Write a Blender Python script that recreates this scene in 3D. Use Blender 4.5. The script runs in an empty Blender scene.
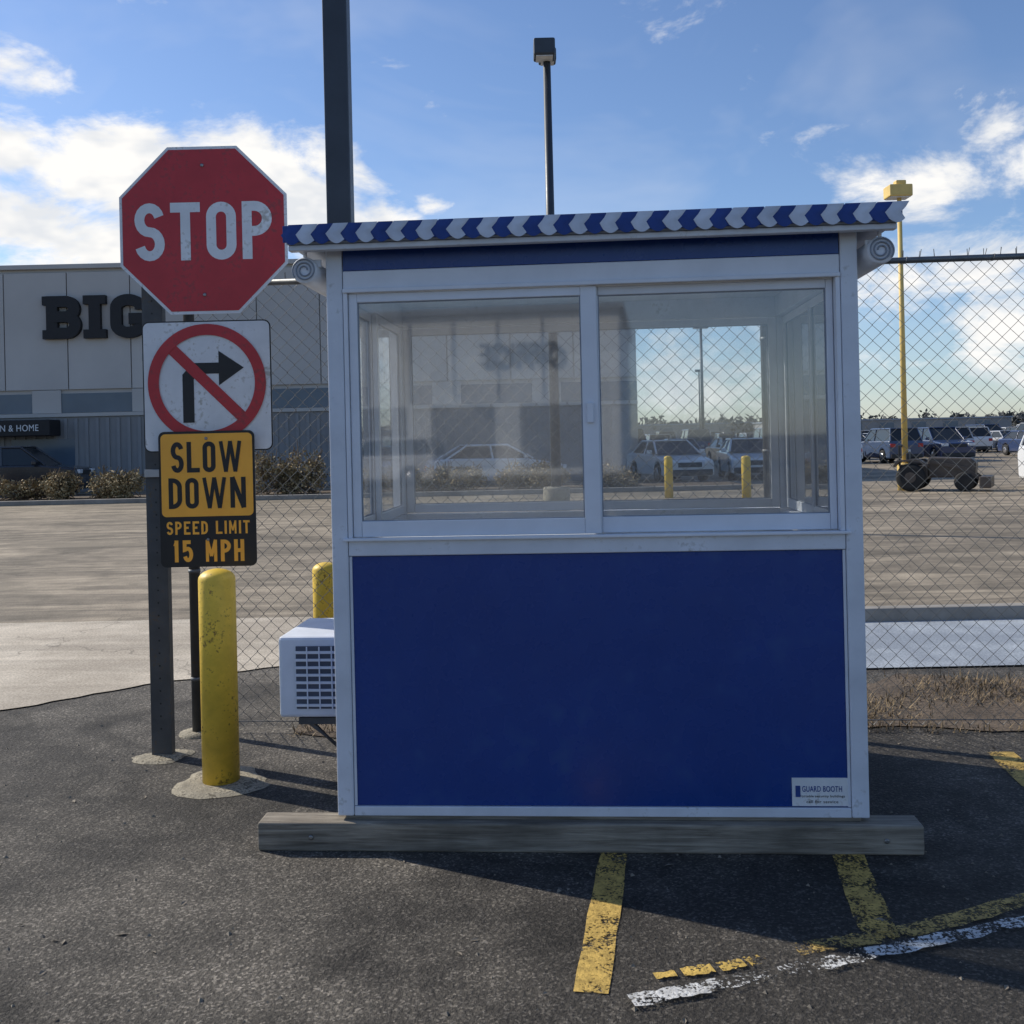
import bpy, bmesh, math, random
from mathutils import Vector, Matrix
random.seed(7)
R=math.radians
scene=bpy.context.scene
COL=scene.collection

# ------------------------------------------------------------------ materials
def nmat(name):
    m=bpy.data.materials.new(name); m.use_nodes=True
    nt=m.node_tree; b=nt.nodes['Principled BSDF']
    return m,nt,b
def N(nt,t,**k):
    n=nt.nodes.new(t)
    for a,v in k.items(): setattr(n,a,v)
    return n
def L(nt,a,b): nt.links.new(a,b)
def ramp(nt,fac,stops):
    r=N(nt,'ShaderNodeValToRGB'); e=r.color_ramp.elements
    while len(e)<len(stops): e.new(0.5)
    for i,(p,c) in enumerate(stops):
        e[i].position=p; e[i].color=(c[0],c[1],c[2],1) if len(c)>2 else (c[0],c[0],c[0],1)
    L(nt,fac,r.inputs[0]); return r.outputs[0]
DIM='3D'
def noise(nt,vec,scale,detail=4,rough=.55,dist=0):
    n=N(nt,'ShaderNodeTexNoise',noise_dimensions=DIM); n.inputs['Scale'].default_value=scale
    n.inputs['Detail'].default_value=detail; n.inputs['Roughness'].default_value=rough
    n.inputs['Distortion'].default_value=dist
    L(nt,vec,n.inputs['Vector']); return n.outputs['Fac']
def mixc(nt,fac,a,b,mode='MIX'):
    m=N(nt,'ShaderNodeMix',data_type='RGBA',blend_type=mode)
    for s,v in ((m.inputs[0],fac),(m.inputs[6],a),(m.inputs[7],b)):
        if isinstance(v,(int,float)): s.default_value=v
        elif isinstance(v,tuple): s.default_value=(v[0],v[1],v[2],1)
        else: L(nt,v,s)
    return m.outputs[2]
def math_(nt,op,a,b=None,clamp=False):
    m=N(nt,'ShaderNodeMath',operation=op,use_clamp=clamp)
    for s,v in ((m.inputs[0],a),(m.inputs[1],b)):
        if v is None: continue
        if isinstance(v,(int,float)): s.default_value=v
        else: L(nt,v,s)
    return m.outputs[0]
def bump(nt,b,h,strength,dist):
    n=N(nt,'ShaderNodeBump'); n.inputs['Strength'].default_value=strength; n.inputs['Distance'].default_value=dist
    L(nt,h,n.inputs['Height']); L(nt,n.outputs[0],b.inputs['Normal'])
MC={}
def M(name,col,rough=.5,metal=0,var=.25,scale=6,bmp=0,bd=.002,dirt=None,dthr=.62):
    """generic painted / metal surface with mottling, faint bumps and optional grime"""
    if name in MC: return MC[name]
    m,nt,b=nmat(name); tc=N(nt,'ShaderNodeTexCoord').outputs['Object']
    n1=noise(nt,tc,scale,4,.6); n2=noise(nt,tc,scale*9,2,.6)
    dk=tuple(c*(1-var) for c in col); lt=tuple(min(1,c*(1+var*.5)) for c in col)
    c=ramp(nt,n1,[(.3,dk),(.7,lt)])
    if dirt:
        d=ramp(nt,math_(nt,'MULTIPLY',math_(nt,'ADD',n1,n2),.5),[(dthr-.06,(0,)),(dthr+.04,(1,))])
        c=mixc(nt,d,c,dirt)
    L(nt,c,b.inputs['Base Color'])
    rr=N(nt,'ShaderNodeMapRange'); L(nt,n2,rr.inputs[0]); rr.inputs[3].default_value=max(.02,rough-.08); rr.inputs[4].default_value=min(1,rough+.12)
    L(nt,rr.outputs[0],b.inputs['Roughness']); b.inputs['Metallic'].default_value=metal
    if bmp: bump(nt,b,n2,bmp,bd)
    MC[name]=m; return m

def asphalt(name,c1,c2,agg=.35,crack=True,streak=0,near=True):
    global DIM
    DIM='2D'
    m,nt,b=nmat(name); tc=N(nt,'ShaderNodeTexCoord').outputs['Object']
    big=noise(nt,tc,.5,3,.6,.4); mid=noise(nt,tc,3.2,5,.68)
    f=math_(nt,'ADD',math_(nt,'MULTIPLY',big,.6),math_(nt,'MULTIPLY',mid,.4))
    c=ramp(nt,f,[(.40,c1),(.60,c2)])
    fine=noise(nt,tc,60,3,.7)
    fr=ramp(nt,fine,[(.3,(.62,)),(.7,(1.33,))])
    c=mixc(nt,.85,c,fr,'MULTIPLY')
    h=fine
    if near:
        v=N(nt,'ShaderNodeTexVoronoi',voronoi_dimensions='2D'); v.inputs['Scale'].default_value=130; L(nt,tc,v.inputs['Vector'])
        sep=N(nt,'ShaderNodeSeparateColor'); L(nt,v.outputs['Color'],sep.inputs[0])
        sp=ramp(nt,sep.outputs[0],[(0,(1-agg,)),(.7,(1,)),(.88,(1+agg*2,)),(1,(1+agg*4.5,))])
        c=mixc(nt,1.0,c,sp,'MULTIPLY')
        st=ramp(nt,noise(nt,tc,1.3,3,.5,1.2),[(.54,(1,)),(.70,(.5,))])
        c=mixc(nt,.85,c,st,'MULTIPLY')
    if streak:
        mp=N(nt,'ShaderNodeMapping'); mp.inputs['Scale'].default_value=(.12,.9,1); mp.inputs['Rotation'].default_value=(0,0,.18); L(nt,tc,mp.inputs[0])
        s=ramp(nt,noise(nt,mp.outputs[0],1.1,6,.7,1.5),[(.42,(1-streak,)),(.6,(1.08,))])
        c=mixc(nt,1,c,s,'MULTIPLY')
    if crack:
        wv=N(nt,'ShaderNodeTexNoise',noise_dimensions='2D'); wv.inputs['Scale'].default_value=2.2; wv.inputs['Detail'].default_value=5; L(nt,tc,wv.inputs['Vector'])
        vm=N(nt,'ShaderNodeVectorMath',operation='MULTIPLY_ADD'); L(nt,wv.outputs['Color'],vm.inputs[0]); vm.inputs[1].default_value=(.7,.7,0); L(nt,tc,vm.inputs[2])
        e=N(nt,'ShaderNodeTexVoronoi',feature='DISTANCE_TO_EDGE',voronoi_dimensions='2D'); e.inputs['Scale'].default_value=.32; L(nt,vm.outputs[0],e.inputs['Vector'])
        cr=ramp(nt,e.outputs['Distance'],[(0,(.35,)),(.004,(1,))])
        c=mixc(nt,.75,c,cr,'MULTIPLY')
    L(nt,c,b.inputs['Base Color']); b.inputs['Roughness'].default_value=.82
    b.inputs['Specular IOR Level'].default_value=.35
    if near: bump(nt,b,h,.85,.010)
    DIM='3D'
    return m
m_asph=asphalt('asphalt',(.040,.036,.031),(.120,.107,.089),agg=.36)
m_lot=asphalt('worn_lot',(.20,.168,.122),(.36,.30,.22),streak=.42,near=False)
m_apron=asphalt('concrete',(.40,.345,.27),(.54,.475,.38),streak=.15,near=False)
m_walk=asphalt('walk_concrete',(.24,.27,.31),(.38,.42,.46),crack=False,near=False)  # blue cast of reflected sky is put into the concrete colour
m_kerb=M('kerb_concrete',(.28,.26,.23),.85,var=.3,scale=3)
m_patch=M('patch_concrete',(.36,.32,.24),.9,var=.5,scale=9,bmp=.5,bd=.01,dirt=(.10,.085,.06),dthr=.56)

def worn(name,col,keep,soft=.025):
    global DIM
    DIM='2D'
    m,nt,b=nmat(name); tc=N(nt,'ShaderNodeTexCoord').outputs['Object']
    n1=noise(nt,tc,9,6,.72); n2=noise(nt,tc,85,3,.6); n3=noise(nt,tc,2.2,2,.5)
    f=math_(nt,'ADD',math_(nt,'ADD',math_(nt,'MULTIPLY',n1,.45),math_(nt,'MULTIPLY',n2,.35)),math_(nt,'MULTIPLY',n3,.2))
    a=ramp(nt,f,[(keep-soft,(0,)),(keep+soft,(.9,))])
    c=ramp(nt,noise(nt,tc,25,3,.6),[(.3,tuple(x*.55 for x in col)),(.7,col)])
    L(nt,c,b.inputs['Base Color']); b.inputs['Roughness'].default_value=.75
    t=N(nt,'ShaderNodeBsdfTransparent'); mx=N(nt,'ShaderNodeMixShader')
    L(nt,a,mx.inputs[0]); L(nt,t.outputs[0],mx.inputs[1]); L(nt,b.outputs[0],mx.inputs[2])
    L(nt,mx.outputs[0],nt.nodes['Material Output'].inputs[0]); bump(nt,b,n2,.6,.006)
    DIM='3D'
    return m
m_yl=worn('worn_yellow_paint',(.70,.47,.12),.485,.035)
m_yl2=worn('very_worn_yellow_paint',(.60,.41,.12),.505,.045)
m_yl3=worn('thick_yellow_paint',(.80,.54,.13),.43)
m_wl=worn('worn_white_paint',(.82,.82,.8),.497)

m_alu=M('white_aluminium',(.66,.69,.75),.38,0,.14,4,0,dirt=(.46,.47,.48),dthr=.65)
m_alu2=M('window_frame_vinyl',(.72,.745,.80),.32,0,.08,5)
m_blue=M('blue_panel',(.008,.046,.225),.26,0,.13,1.3,0,dirt=(.015,.062,.235),dthr=.62)
m_int=M('interior_white',(.72,.72,.70),.6,0,.12)
m_floor=M('booth_floor',(.12,.12,.12),.7)
def wood():
    m,nt,b=nmat('weathered_timber'); tc=N(nt,'ShaderNodeTexCoord').outputs['Object']
    mp=N(nt,'ShaderNodeMapping'); mp.inputs['Scale'].default_value=(1.2,22,22); L(nt,tc,mp.inputs[0])
    n=noise(nt,mp.outputs[0],2.5,8,.65,.6); n2=noise(nt,tc,3,4)
    c=ramp(nt,n,[(.3,(.11,.092,.07)),(.55,(.27,.235,.185)),(.75,(.42,.375,.30))])
    c=mixc(nt,.75,c,ramp(nt,n2,[(.35,(.5,)),(.65,(1.1,))]),'MULTIPLY')
    L(nt,c,b.inputs['Base Color']); b.inputs['Roughness'].default_value=.88; bump(nt,b,n,.7,.006); return m
m_wood=wood()
m_galv=M('galvanised_wire',(.17,.175,.18),.5,.6,.3,10)
m_post=M('dark_steel_post',(.085,.088,.092),.55,.3,.3,6,dirt=(.12,.09,.06),dthr=.62)
m_pole=M('bronze_lamp_pole',(.045,.055,.07),.45,.2,.2,3)
m_yb=M('yellow_bollard_paint',(.80,.54,.06),.5,0,.25,7,.3,.003,dirt=(.16,.08,.025),dthr=.625)
m_ypole=M('yellow_pole_paint',(.70,.50,.16),.5,0,.2,2)
m_red=M('sign_red',(.50,.03,.038),.42,0,.16,5,dirt=(.30,.045,.045),dthr=.6)
m_white=M('sign_white',(.74,.75,.76),.42,0,.14,5,dirt=(.48,.46,.42),dthr=.61)
m_black=M('sign_black',(.012,.012,.013),.45,0,.2,5)
m_orange=M('sign_orange',(1.0,.46,.05),.42,0,.10,5)
m_signback=M('sign_aluminium',(.4,.41,.42),.4,.7,.15)
m_bolt=M('bolt_steel',(.3,.3,.3),.4,.9)
m_ac=M('ac_white',(.66,.70,.76),.45,0,.1)
m_acd=M('ac_dark',(.07,.085,.12),.5,0,.2)
m_fabw=M('valance_white',(.60,.64,.72),.7,0,.2,8)
m_fabb=M('valance_blue',(.018,.055,.24),.7,0,.25,8)
m_soff=M('roof_metal',(.26,.29,.34),.45,.2,.15)
m_wall=M('precast_wall',(.50,.48,.455),.85,0,.14,.25)
m_corr=M('corrugated_wall',(.27,.27,.275),.7,0,.15,.5)
m_band=M('window_band',(.10,.14,.19),.15,0,.2,.4)
m_white_wall=M('standin_white_cladding',(.8,.8,.78),.8,0,.08,.3)  # plain white for the added stand-in building behind the camera
m_letters=M('black_letters',(.012,.012,.014),.6)
m_tyre=M('tyre_rubber',(.018,.018,.018),.8)
m_hub=M('wheel_alloy',(.4,.4,.42),.3,.8)
m_cglass=M('car_glass',(.02,.025,.03),.06,0,.1,1,0)
m_lampg=M('headlamp',(.7,.72,.75),.12)
m_tail=M('tail_lamp',(.45,.02,.02),.2)
m_plas=M('dark_plastic',(.03,.03,.032),.6)
def glass(name,k,d0,d1,refl=True):
    m=bpy.data.materials.new(name); m.use_nodes=True; nt=m.node_tree; nt.nodes.clear()
    o=N(nt,'ShaderNodeOutputMaterial'); t=N(nt,'ShaderNodeBsdfTransparent'); t.inputs[0].default_value=(.93,.96,.97,1)
    g=N(nt,'ShaderNodeBsdfGlossy'); g.inputs['Roughness'].default_value=.03
    d=N(nt,'ShaderNodeBsdfDiffuse'); d.inputs[0].default_value=(.72,.73,.74,1)
    tr=N(nt,'ShaderNodeBsdfTranslucent'); tr.inputs[0].default_value=(.72,.71,.69,1)
    dd=N(nt,'ShaderNodeMixShader'); dd.inputs[0].default_value=.5; L(nt,d.outputs[0],dd.inputs[1]); L(nt,tr.outputs[0],dd.inputs[2])
    fr=N(nt,'ShaderNodeFresnel'); fr.inputs[0].default_value=1.6
    f2=math_(nt,'MULTIPLY',fr.outputs[0],k,True)
    a=N(nt,'ShaderNodeMixShader'); L(nt,f2,a.inputs[0]); L(nt,t.outputs[0],a.inputs[1]); L(nt,g.outputs[0],a.inputs[2])
    tc=N(nt,'ShaderNodeTexCoord').outputs['Object']
    ds=ramp(nt,noise(nt,tc,4,4,.7,.8),[(.35,(d0,)),(.7,(d1,))])
    bm=N(nt,'ShaderNodeMixShader'); L(nt,ds,bm.inputs[0]); L(nt,a.outputs[0],bm.inputs[1]); L(nt,dd.outputs[0],bm.inputs[2])
    L(nt,bm.outputs[0],o.inputs[0]); return m
m_glass=glass('front_window_glass',3.2,.06,.19)      # double glazed, dusty; diffuse haze raised to stand in for glare
m_glass2=glass('window_glass',1.4,.03,.12)
def leafmat(name,a,b2):
    m,nt,b=nmat(name); tc=N(nt,'ShaderNodeTexCoord').outputs['Object']
    n=noise(nt,tc,2.5,3)
    c=ramp(nt,n,[(.38,a),(.62,b2)])
    L(nt,c,b.inputs['Base Color']); b.inputs['Roughness'].default_value=.8; return m
m_hedge=leafmat('hedge_leaves',(.13,.10,.045),(.42,.32,.17))
m_twig=M('twigs',(.14,.10,.065),.9)
m_grass=leafmat('dry_grass_blades',(.08,.056,.03),(.27,.20,.115))
m_dirt=M('dirt',(.115,.086,.06),.95,0,.5,4,.8,.02)
m_tree=leafmat('distant_tree_leaves',(.06,.062,.06),(.11,.112,.105))

# ------------------------------------------------------------------ mesh helpers
def link(o,parent=None,loc=None):
    COL.objects.link(o)
    if loc is not None: o.location=loc
    if parent: o.parent=parent
    return o
def empty(name,loc=(0,0,0),rz=0,s=1):
    o=bpy.data.objects.new(name,None); o.empty_display_size=.2; o.scale=(s,s,s)
    o.rotation_euler=(0,0,rz); return link(o,None,loc)
def mesh_obj(name,verts,faces,mat,parent=None,loc=(0,0,0),smooth=False):
    me=bpy.data.meshes.new(name); me.from_pydata(verts,[],faces); me.update()
    if mat: me.materials.append(mat)
    if smooth:
        for p in me.polygons: p.use_smooth=True
    return link(bpy.data.objects.new(name,me),parent,loc)
def bevel(o,w,seg=2):
    if w>0:
        b=o.modifiers.new('bevel','BEVEL'); b.width=w; b.segments=seg; b.limit_method='ANGLE'; b.angle_limit=R(35)
    return o
def box(name,x0,x1,y0,y1,z0,z1,mat,parent=None,bv=.003):
    cx,cy,cz=(x0+x1)/2,(y0+y1)/2,(z0+z1)/2; a,b,c=(x1-x0)/2,(y1-y0)/2,(z1-z0)/2
    v=[(sx*a,sy*b,sz*c) for sz in(-1,1) for sy in(-1,1) for sx in(-1,1)]
    f=[(0,2,3,1),(4,5,7,6),(0,1,5,4),(2,6,7,3),(0,4,6,2),(1,3,7,5)]
    return bevel(mesh_obj(name,v,f,mat,parent,(cx,cy,cz)),bv)
def prism(name,pts,y0,y1,mat,parent=None,loc=(0,0,0),bv=0):
    """polygon in XZ extruded along Y"""
    n=len(pts); v=[(x,y0,z) for x,z in pts]+[(x,y1,z) for x,z in pts]
    f=[tuple(range(n)),tuple(range(2*n-1,n-1,-1))]+[(i,n+i,n+(i+1)%n,(i+1)%n) for i in range(n)]
    o=mesh_obj(name,v,f,mat,parent,loc)
    bm=bmesh.new(); bm.from_mesh(o.data); bmesh.ops.recalc_face_normals(bm,faces=bm.faces)
    bm.to_mesh(o.data); bm.free()
    return bevel(o,bv)
def lathe(name,prof,mat,parent=None,loc=(0,0,0),seg=32,axis='Z'):
    v=[];f=[]
    for r,z in prof:
        for i in range(seg):
            a=2*math.pi*i/seg; p=(r*math.cos(a),r*math.sin(a),z)
            if axis=='Y': p=(p[0],-p[2],p[1])
            if axis=='X': p=(p[2],p[0],p[1])
            v.append(p)
    for k in range(len(prof)-1):
        for i in range(seg):
            j=(i+1)%seg; f.append((k*seg+i,k*seg+j,(k+1)*seg+j,(k+1)*seg+i))
    f.append(tuple(range(seg-1,-1,-1))); f.append(tuple((len(prof)-1)*seg+i for i in range(seg)))
    o=mesh_obj(name,v,f,mat,parent,loc)
    for p in o.data.polygons: p.use_smooth=len(p.vertices)==4
    return o
def text(name,s,cx,cz,w,h,y,mat,parent,bold=.03,depth=.001):
    cu=bpy.data.curves.new(name,'FONT'); cu.body=s; cu.offset=bold; cu.extrude=.01; cu.space_character=1.08
    cu.resolution_u=6
    t=bpy.data.objects.new('tmp',cu); COL.objects.link(t)
    dg=bpy.context.evaluated_depsgraph_get(); dg.update()
    me=bpy.data.meshes.new_from_object(t.evaluated_get(dg)); bpy.data.objects.remove(t)
    xs=[v.co.x for v in me.vertices]; ys=[v.co.y for v in me.vertices]
    x0,x1,y0,y1=min(xs),max(xs),min(ys),max(ys)
    for v in me.vertices:
        X=(v.co.x-x0)/(x1-x0)-.5; Z=(v.co.y-y0)/(y1-y0)-.5; D=v.co.z
        v.co=(cx+X*w, y-(depth if D>0 else 0), cz+Z*h)
    me.materials.clear(); me.materials.append(mat); me.name=name
    return link(bpy.data.objects.new(name,me),parent)
# --- road-sign style stroke lettering: each glyph is a set of thick strokes
def earc(cx,cz,rx,rz,a0,a1,n=14):
    return [(cx+rx*math.cos(R(a0+(a1-a0)*i/n)),cz+rz*math.sin(R(a0+(a1-a0)*i/n))) for i in range(n+1)]
def glyph(c,w,h,t):
    r=min(w*.5,h*.25); e=t/2
    if c=='S': return [(earc(w/2,h*.75,w/2,h*.25,15,270)+earc(w/2,h*.25,w/2,h*.25,90,-165)[1:],0)]
    if c=='T': return [([(-e,h),(w+e,h)],0),([(w/2,h),(w/2,-e)],0)]
    if c in 'OG0':
        o=earc(w/2,h-r,w/2,r,180,0)+earc(w/2,r,w/2,r,0,-180)
        if c=='G': return [([(w*.52,h*.42),(w,h*.42),(w,r)]+earc(w/2,r,w/2,r,0,-180)+earc(w/2,h-r,w/2,r,180,0)+[(w,h*.70)],0)]
        return [(o,1)]
    st=([(0,-e),(0,h+e)],0)
    if c=='P':
        q=min(w*.75,h*.26); return [st,([(0,h)]+earc(w-q,h*.74,q,h*.26,90,-90)+[(0,h*.48)],0)]
    if c=='D':
        q=min(w*.8,h*.3); return [st,([(0,h)]+earc(w-q,h-q,q,q,90,0)+earc(w-q,q,q,q,0,-90)+[(0,0)],0)]
    if c=='L': return [([(0,h+e),(0,0),(w+e,0)],0)]
    if c=='I': return [([(w/2,-e),(w/2,h+e)],0)]
    if c=='W': return [([(0,h+e),(w*.25,-e)],0),([(w*.25,-e),(w*.5,h+e)],0),([(w*.5,h+e),(w*.75,-e)],0),([(w*.75,-e),(w,h+e)],0)]
    if c=='N': return [st,([(0,h+e),(w,-e)],0),([(w,-e),(w,h+e)],0)]
    if c=='M': return [st,([(0,h+e),(w*.5,h*.2)],0),([(w*.5,h*.2),(w,h+e)],0),([(w,-e),(w,h+e)],0)]
    if c=='H': return [st,([(w,-e),(w,h+e)],0),([(0,h*.5),(w,h*.5)],0)]
    if c=='E': return [([(w+e,h),(0,h),(0,0),(w+e,0)],0),([(0,h*.52),(w*.85,h*.52)],0)]
    if c=='1': return [([(w*.15,h*.78),(w*.6,h)],0),([(w*.6,h+e),(w*.6,-e)],0)]
    if c=='5': return [([(w*.95,h),(0,h),(0,h*.58)]+earc(w/2,h*.32,w/2,h*.32,110,-160),0)]
    if c=='B': return [st,([(0,h)]+earc(w*.6,h*.76,w*.36,h*.24,90,-90)+[(0,h*.52)],0),([(0,h*.52)]+earc(w*.6,h*.26,w*.4,h*.26,90,-90)+[(0,0)],0)]
    return []
def ribbon(pts,closed,t,y,V,Fc,ox,oz):
    P=[]
    for p in pts:
        q=Vector(p)
        if not P or (q-P[-1]).length>1e-5: P.append(q)
    if closed and (P[0]-P[-1]).length<1e-5: P.pop()
    n=len(P); k0=len(V)
    for i,p in enumerate(P):
        a=P[i-1] if (i>0 or closed) else None; b=P[(i+1)%n] if (i<n-1 or closed) else None
        d1=(p-a).normalized() if a is not None else (b-p).normalized(); d2=(b-p).normalized() if b is not None else d1
        n1=Vector((-d1.y,d1.x)); n2=Vector((-d2.y,d2.x)); m=(n1+n2)
        m=m.normalized() if m.length>1e-3 else n1
        k=1/max(.42,m.dot(n1))
        for s in (1,-1):
            q=p+m*(s*t/2*k); V.append((ox+q.x,y,oz+q.y))
    for i in range(n if closed else n-1):
        j=(i+1)%n; Fc.append((k0+2*i,k0+2*i+1,k0+2*j+1,k0+2*j))
def signtext(name,s,cx,cz,w,h,t,y,mat,parent,gap=.22,depth=0,step=.0005):
    wid={'I':.0,'1':.45,'W':2.3,'M':1.3,'N':1.25,' ':.35}
    units=sum(wid.get(c,1) for c in s); ng=len(s)-1
    cw=(w-len(s)*t)/(units+ng*gap)
    x=cx-w/2; V=[];Fc=[]
    for c in s:
        g=wid.get(c,1)*cw; tt=t*.82 if c in 'WM' else t
        for k,(pts,cl) in enumerate(glyph(c,g,h-t,t)):
            ribbon(pts,cl,tt,y-step*k,V,Fc,x+t/2,cz-h/2+t/2)
        x+=g+t+gap*cw
    o=mesh_obj(name,V,Fc,mat,parent)
    if depth:
        s2=o.modifiers.new('solid','SOLIDIFY'); s2.thickness=depth; s2.offset=0
    return o
def curve(name,splines,rad,mat,parent=None,res=0,cyc=False):
    cu=bpy.data.curves.new(name,'CURVE'); cu.dimensions='3D'; cu.bevel_depth=rad; cu.bevel_resolution=res
    for pts in splines:
        sp=cu.splines.new('POLY'); sp.points.add(len(pts)-1)
        for i,p in enumerate(pts): sp.points[i].co=(p[0],p[1],p[2],1)
        sp.use_cyclic_u=cyc
    cu.materials.append(mat)
    return link(bpy.data.objects.new(name,cu),parent)
def sheet(name,pts,z,mat):
    return mesh_obj(name,[(x,y,z) for x,y in pts],[tuple(range(len(pts)))],mat)

# ------------------------------------------------------------------ ground
sheet('ground',[(-1500,-1500),(1500,-1500),(1500,1500),(-1500,1500)],0,m_asph)
sheet('parking_lot',[(-120,9.35),(-1.6,9.25),(4,8.1),(120,8.1),(120,260),(-120,260)],.004,m_lot)
def rough_edge(a,b,n,j):
    return [(a[0]+(b[0]-a[0])*i/n+random.uniform(-j,j),a[1]+(b[1]-a[1])*i/n+random.uniform(-j,j)) for i in range(n)]
sheet('concrete_apron',[(-40,4.0)]+rough_edge((-8,5.4),(-3.19,6.15),14,.03)+rough_edge((-3.19,6.15),(-2.5,6.75),8,.03)+rough_edge((-2.5,6.75),(-1.55,7.3),8,.03)+[(-1.3,9.25),(-40,9.5)],.008,m_apron)
sheet('sidewalk',[(-1.2,6.75),(60,6.35),(60,7.85),(-1.2,8.4)],.012,m_walk)
k=empty('curb'); 
o=mesh_obj('curb_stone',[(-1.2,8.4,0),(60,7.85,0),(60,8.0,0),(-1.2,8.55,0),(-1.2,8.42,.12),(60,7.87,.12),(60,8.0,.12),(-1.2,8.55,.12)],
 [(0,1,5,4),(4,5,6,7),(2,3,7,6),(0,4,7,3),(1,2,6,5)],m_kerb,k); bevel(o,.015)
k=empty('curb.001'); box('curb_stone',-60,7,29.2,29.4,0,.14,m_kerb,k,.02)
box('planting_bed',-60,7,29.4,33,0,.10,m_dirt,k,.01)

xs=[-1.25+i*.25 for i in range(60)]
near=[(x,5.42-.073*x*.6+random.uniform(-.09,.09)) for x in xs]; far=[(x,6.5-.01*x+random.uniform(-.15,.15)) for x in xs]
g=empty('dry_grass')
mesh_obj('soil',[(x,y,.006) for x,y in near+far],[(i,i+1,60+i+1,60+i) for i in range(59)],m_dirt,g)
v=[];f=[]
for _ in range(32000):
    x=random.uniform(-1.25,9); t=random.random(); y0=5.36-.045*x; y=y0+(6.5-y0)*t
    if math.sin(x*5.1+y*3)+math.sin(x*2.3-y*7)+random.uniform(-1.3,1.3)<.1: continue
    a=random.uniform(0,6.28); h=random.uniform(.01,.07); le=random.uniform(0,.08); w=random.uniform(.002,.005)
    dx,dy=math.cos(a),math.sin(a); n=len(v)
    v+=[(x-dy*w,y+dx*w,.005),(x+dy*w,y-dx*w,.005),(x+dx*le,y+dy*le,h)]; f.append((n,n+1,n+2))
mesh_obj('grass_blades',v,f,m_grass,g)
v=[];f=[]
for _ in range(900):
    x=random.uniform(-3.5,3.5); y=random.uniform(2.3,6.2); s=random.choice([.003,.004,.005,.009])*random.uniform(.6,1.3); n=len(v)
    a=random.uniform(0,6); 
    v+=[(x+s*math.cos(a+i*2.1),y+s*math.sin(a+i*2.1),0.0) for i in range(3)]+[(x,y,s*.9)]
    f+=[(n,n+1,n+3),(n+1,n+2,n+3),(n+2,n,n+3)]
# dead leaves blown against the booth and kerb are part of the loose grit
for _ in range(60):
    x=random.uniform(-2.4,3.0); y=random.uniform(2.7,5.2); s=random.uniform(.008,.022); a=random.uniform(0,6); n=len(v)
    v+=[(x+s*math.cos(a),y+s*math.sin(a),.003),(x-s*.4*math.sin(a),y+s*.4*math.cos(a),.008),(x-s*math.cos(a),y-s*math.sin(a),.003),(x+s*.4*math.sin(a),y-s*.4*math.cos(a),.004)]
    f.append((n,n+1,n+2,n+3))
mesh_obj('gravel',v,f,M('grit',(.22,.19,.15),.9),None)

def strip(name,pts,w,z,mat,jit=.004):
    v=[];f=[]
    P=[Vector(p) for p in pts]; Q=[]
    for i in range(len(P)-1):
        for k2 in range(8): Q.append(P[i].lerp(P[i+1],k2/8))
    Q.append(P[-1])
    for i,p in enumerate(Q):
        d=(Q[min(i+1,len(Q)-1)]-Q[max(i-1,0)]).normalized(); n=Vector((-d.y,d.x))
        a=p+n*(w/2+random.uniform(-jit,jit)); b=p-n*(w/2+random.uniform(-jit,jit))
        v+=[(a.x,a.y,z),(b.x,b.y,z)]
    for i in range(len(Q)-1): f.append((2*i,2*i+1,2*i+3,2*i+2))
    return mesh_obj(name,v,f,mat)
strip('parking_line',[(.19,2.88),(.35,3.81),(.60,5.25)],.105,.004,m_yl)
strip('parking_line',[(1.125,3.15),(1.225,3.73),(1.48,5.1)],.12,.004,m_yl)
strip('parking_line',[(2.16,3.6),(2.31,4.48),(2.38,4.95)],.13,.004,m_yl)
strip('yellow_curve_line',[(.84,3.09),(1.0,3.125),(1.16,3.17),(1.4,3.25),(1.70,3.38),(2.3,3.66)],.075,.008,m_yl2,.006)
strip('yellow_dash',[(.385,2.955),(.45,2.968)],.032,.008,m_yl3,.004)
strip('yellow_dash',[(.47,2.972),(.565,2.993)],.046,.008,m_yl3,.006)
strip('yellow_dash',[(.585,2.996),(.665,3.018)],.046,.008,m_yl3,.006)
strip('yellow_dash',[(.675,3.022),(.73,3.045)],.046,.008,m_yl3,.006)
strip('white_curve_line',[(.30,2.82),(.52,2.885),(.757,2.955),(.92,3.0),(1.09,3.06),(1.35,3.14),(1.65,3.24),(2.2,3.42)],.062,.012,m_wl,.008)

# ------------------------------------------------------------------ guard booth
W,D=2.06,1.35; RZ=-R(4.17)
B=empty('guard_booth',(-.723,3.96,0),RZ)
Z0,Zs,Zt,Zh=.127,1.224,2.2,2.368
for nx,ny in ((0,0),(W-.065,0),(0,D-.065),(W-.065,D-.065)):
    box('corner_post',nx,nx+.065,ny,ny+.065,Z0,Zh,m_alu,B,.006)
box('floor',.01,W-.01,.01,D-.01,Z0+.004,Z0+.03,m_floor,B,0)
box('bottom_rail',.067,W-.067,.004,.05,Z0,.164,m_alu,B)
box('front_panel',.067,W-.067,.014,.05,.166,1.152,m_blue,B,.001)
box('panel_edge_trim',.067,.078,.009,.013,.166,1.152,m_alu,B,.001)
box('panel_edge_trim',W-.078,W-.067,.009,.013,.166,1.152,m_alu,B,.001)
box('sill_band',.067,W-.067,.002,.07,1.154,Zs,m_alu,B,.004)
box('sill_lip',.05,W-.05,-.018,.001,1.214,1.226,m_alu2,B,.003)
box('header_frame',.067,W-.067,.004,.07,Zt,2.283,m_alu2,B,.004)
box('header_frame_lip',.067,W-.067,-.010,.003,2.195,2.212,m_alu2,B,.003)
box('header_panel',.067,W-.067,.010,.07,2.285,Zh,m_blue,B,.001)
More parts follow.
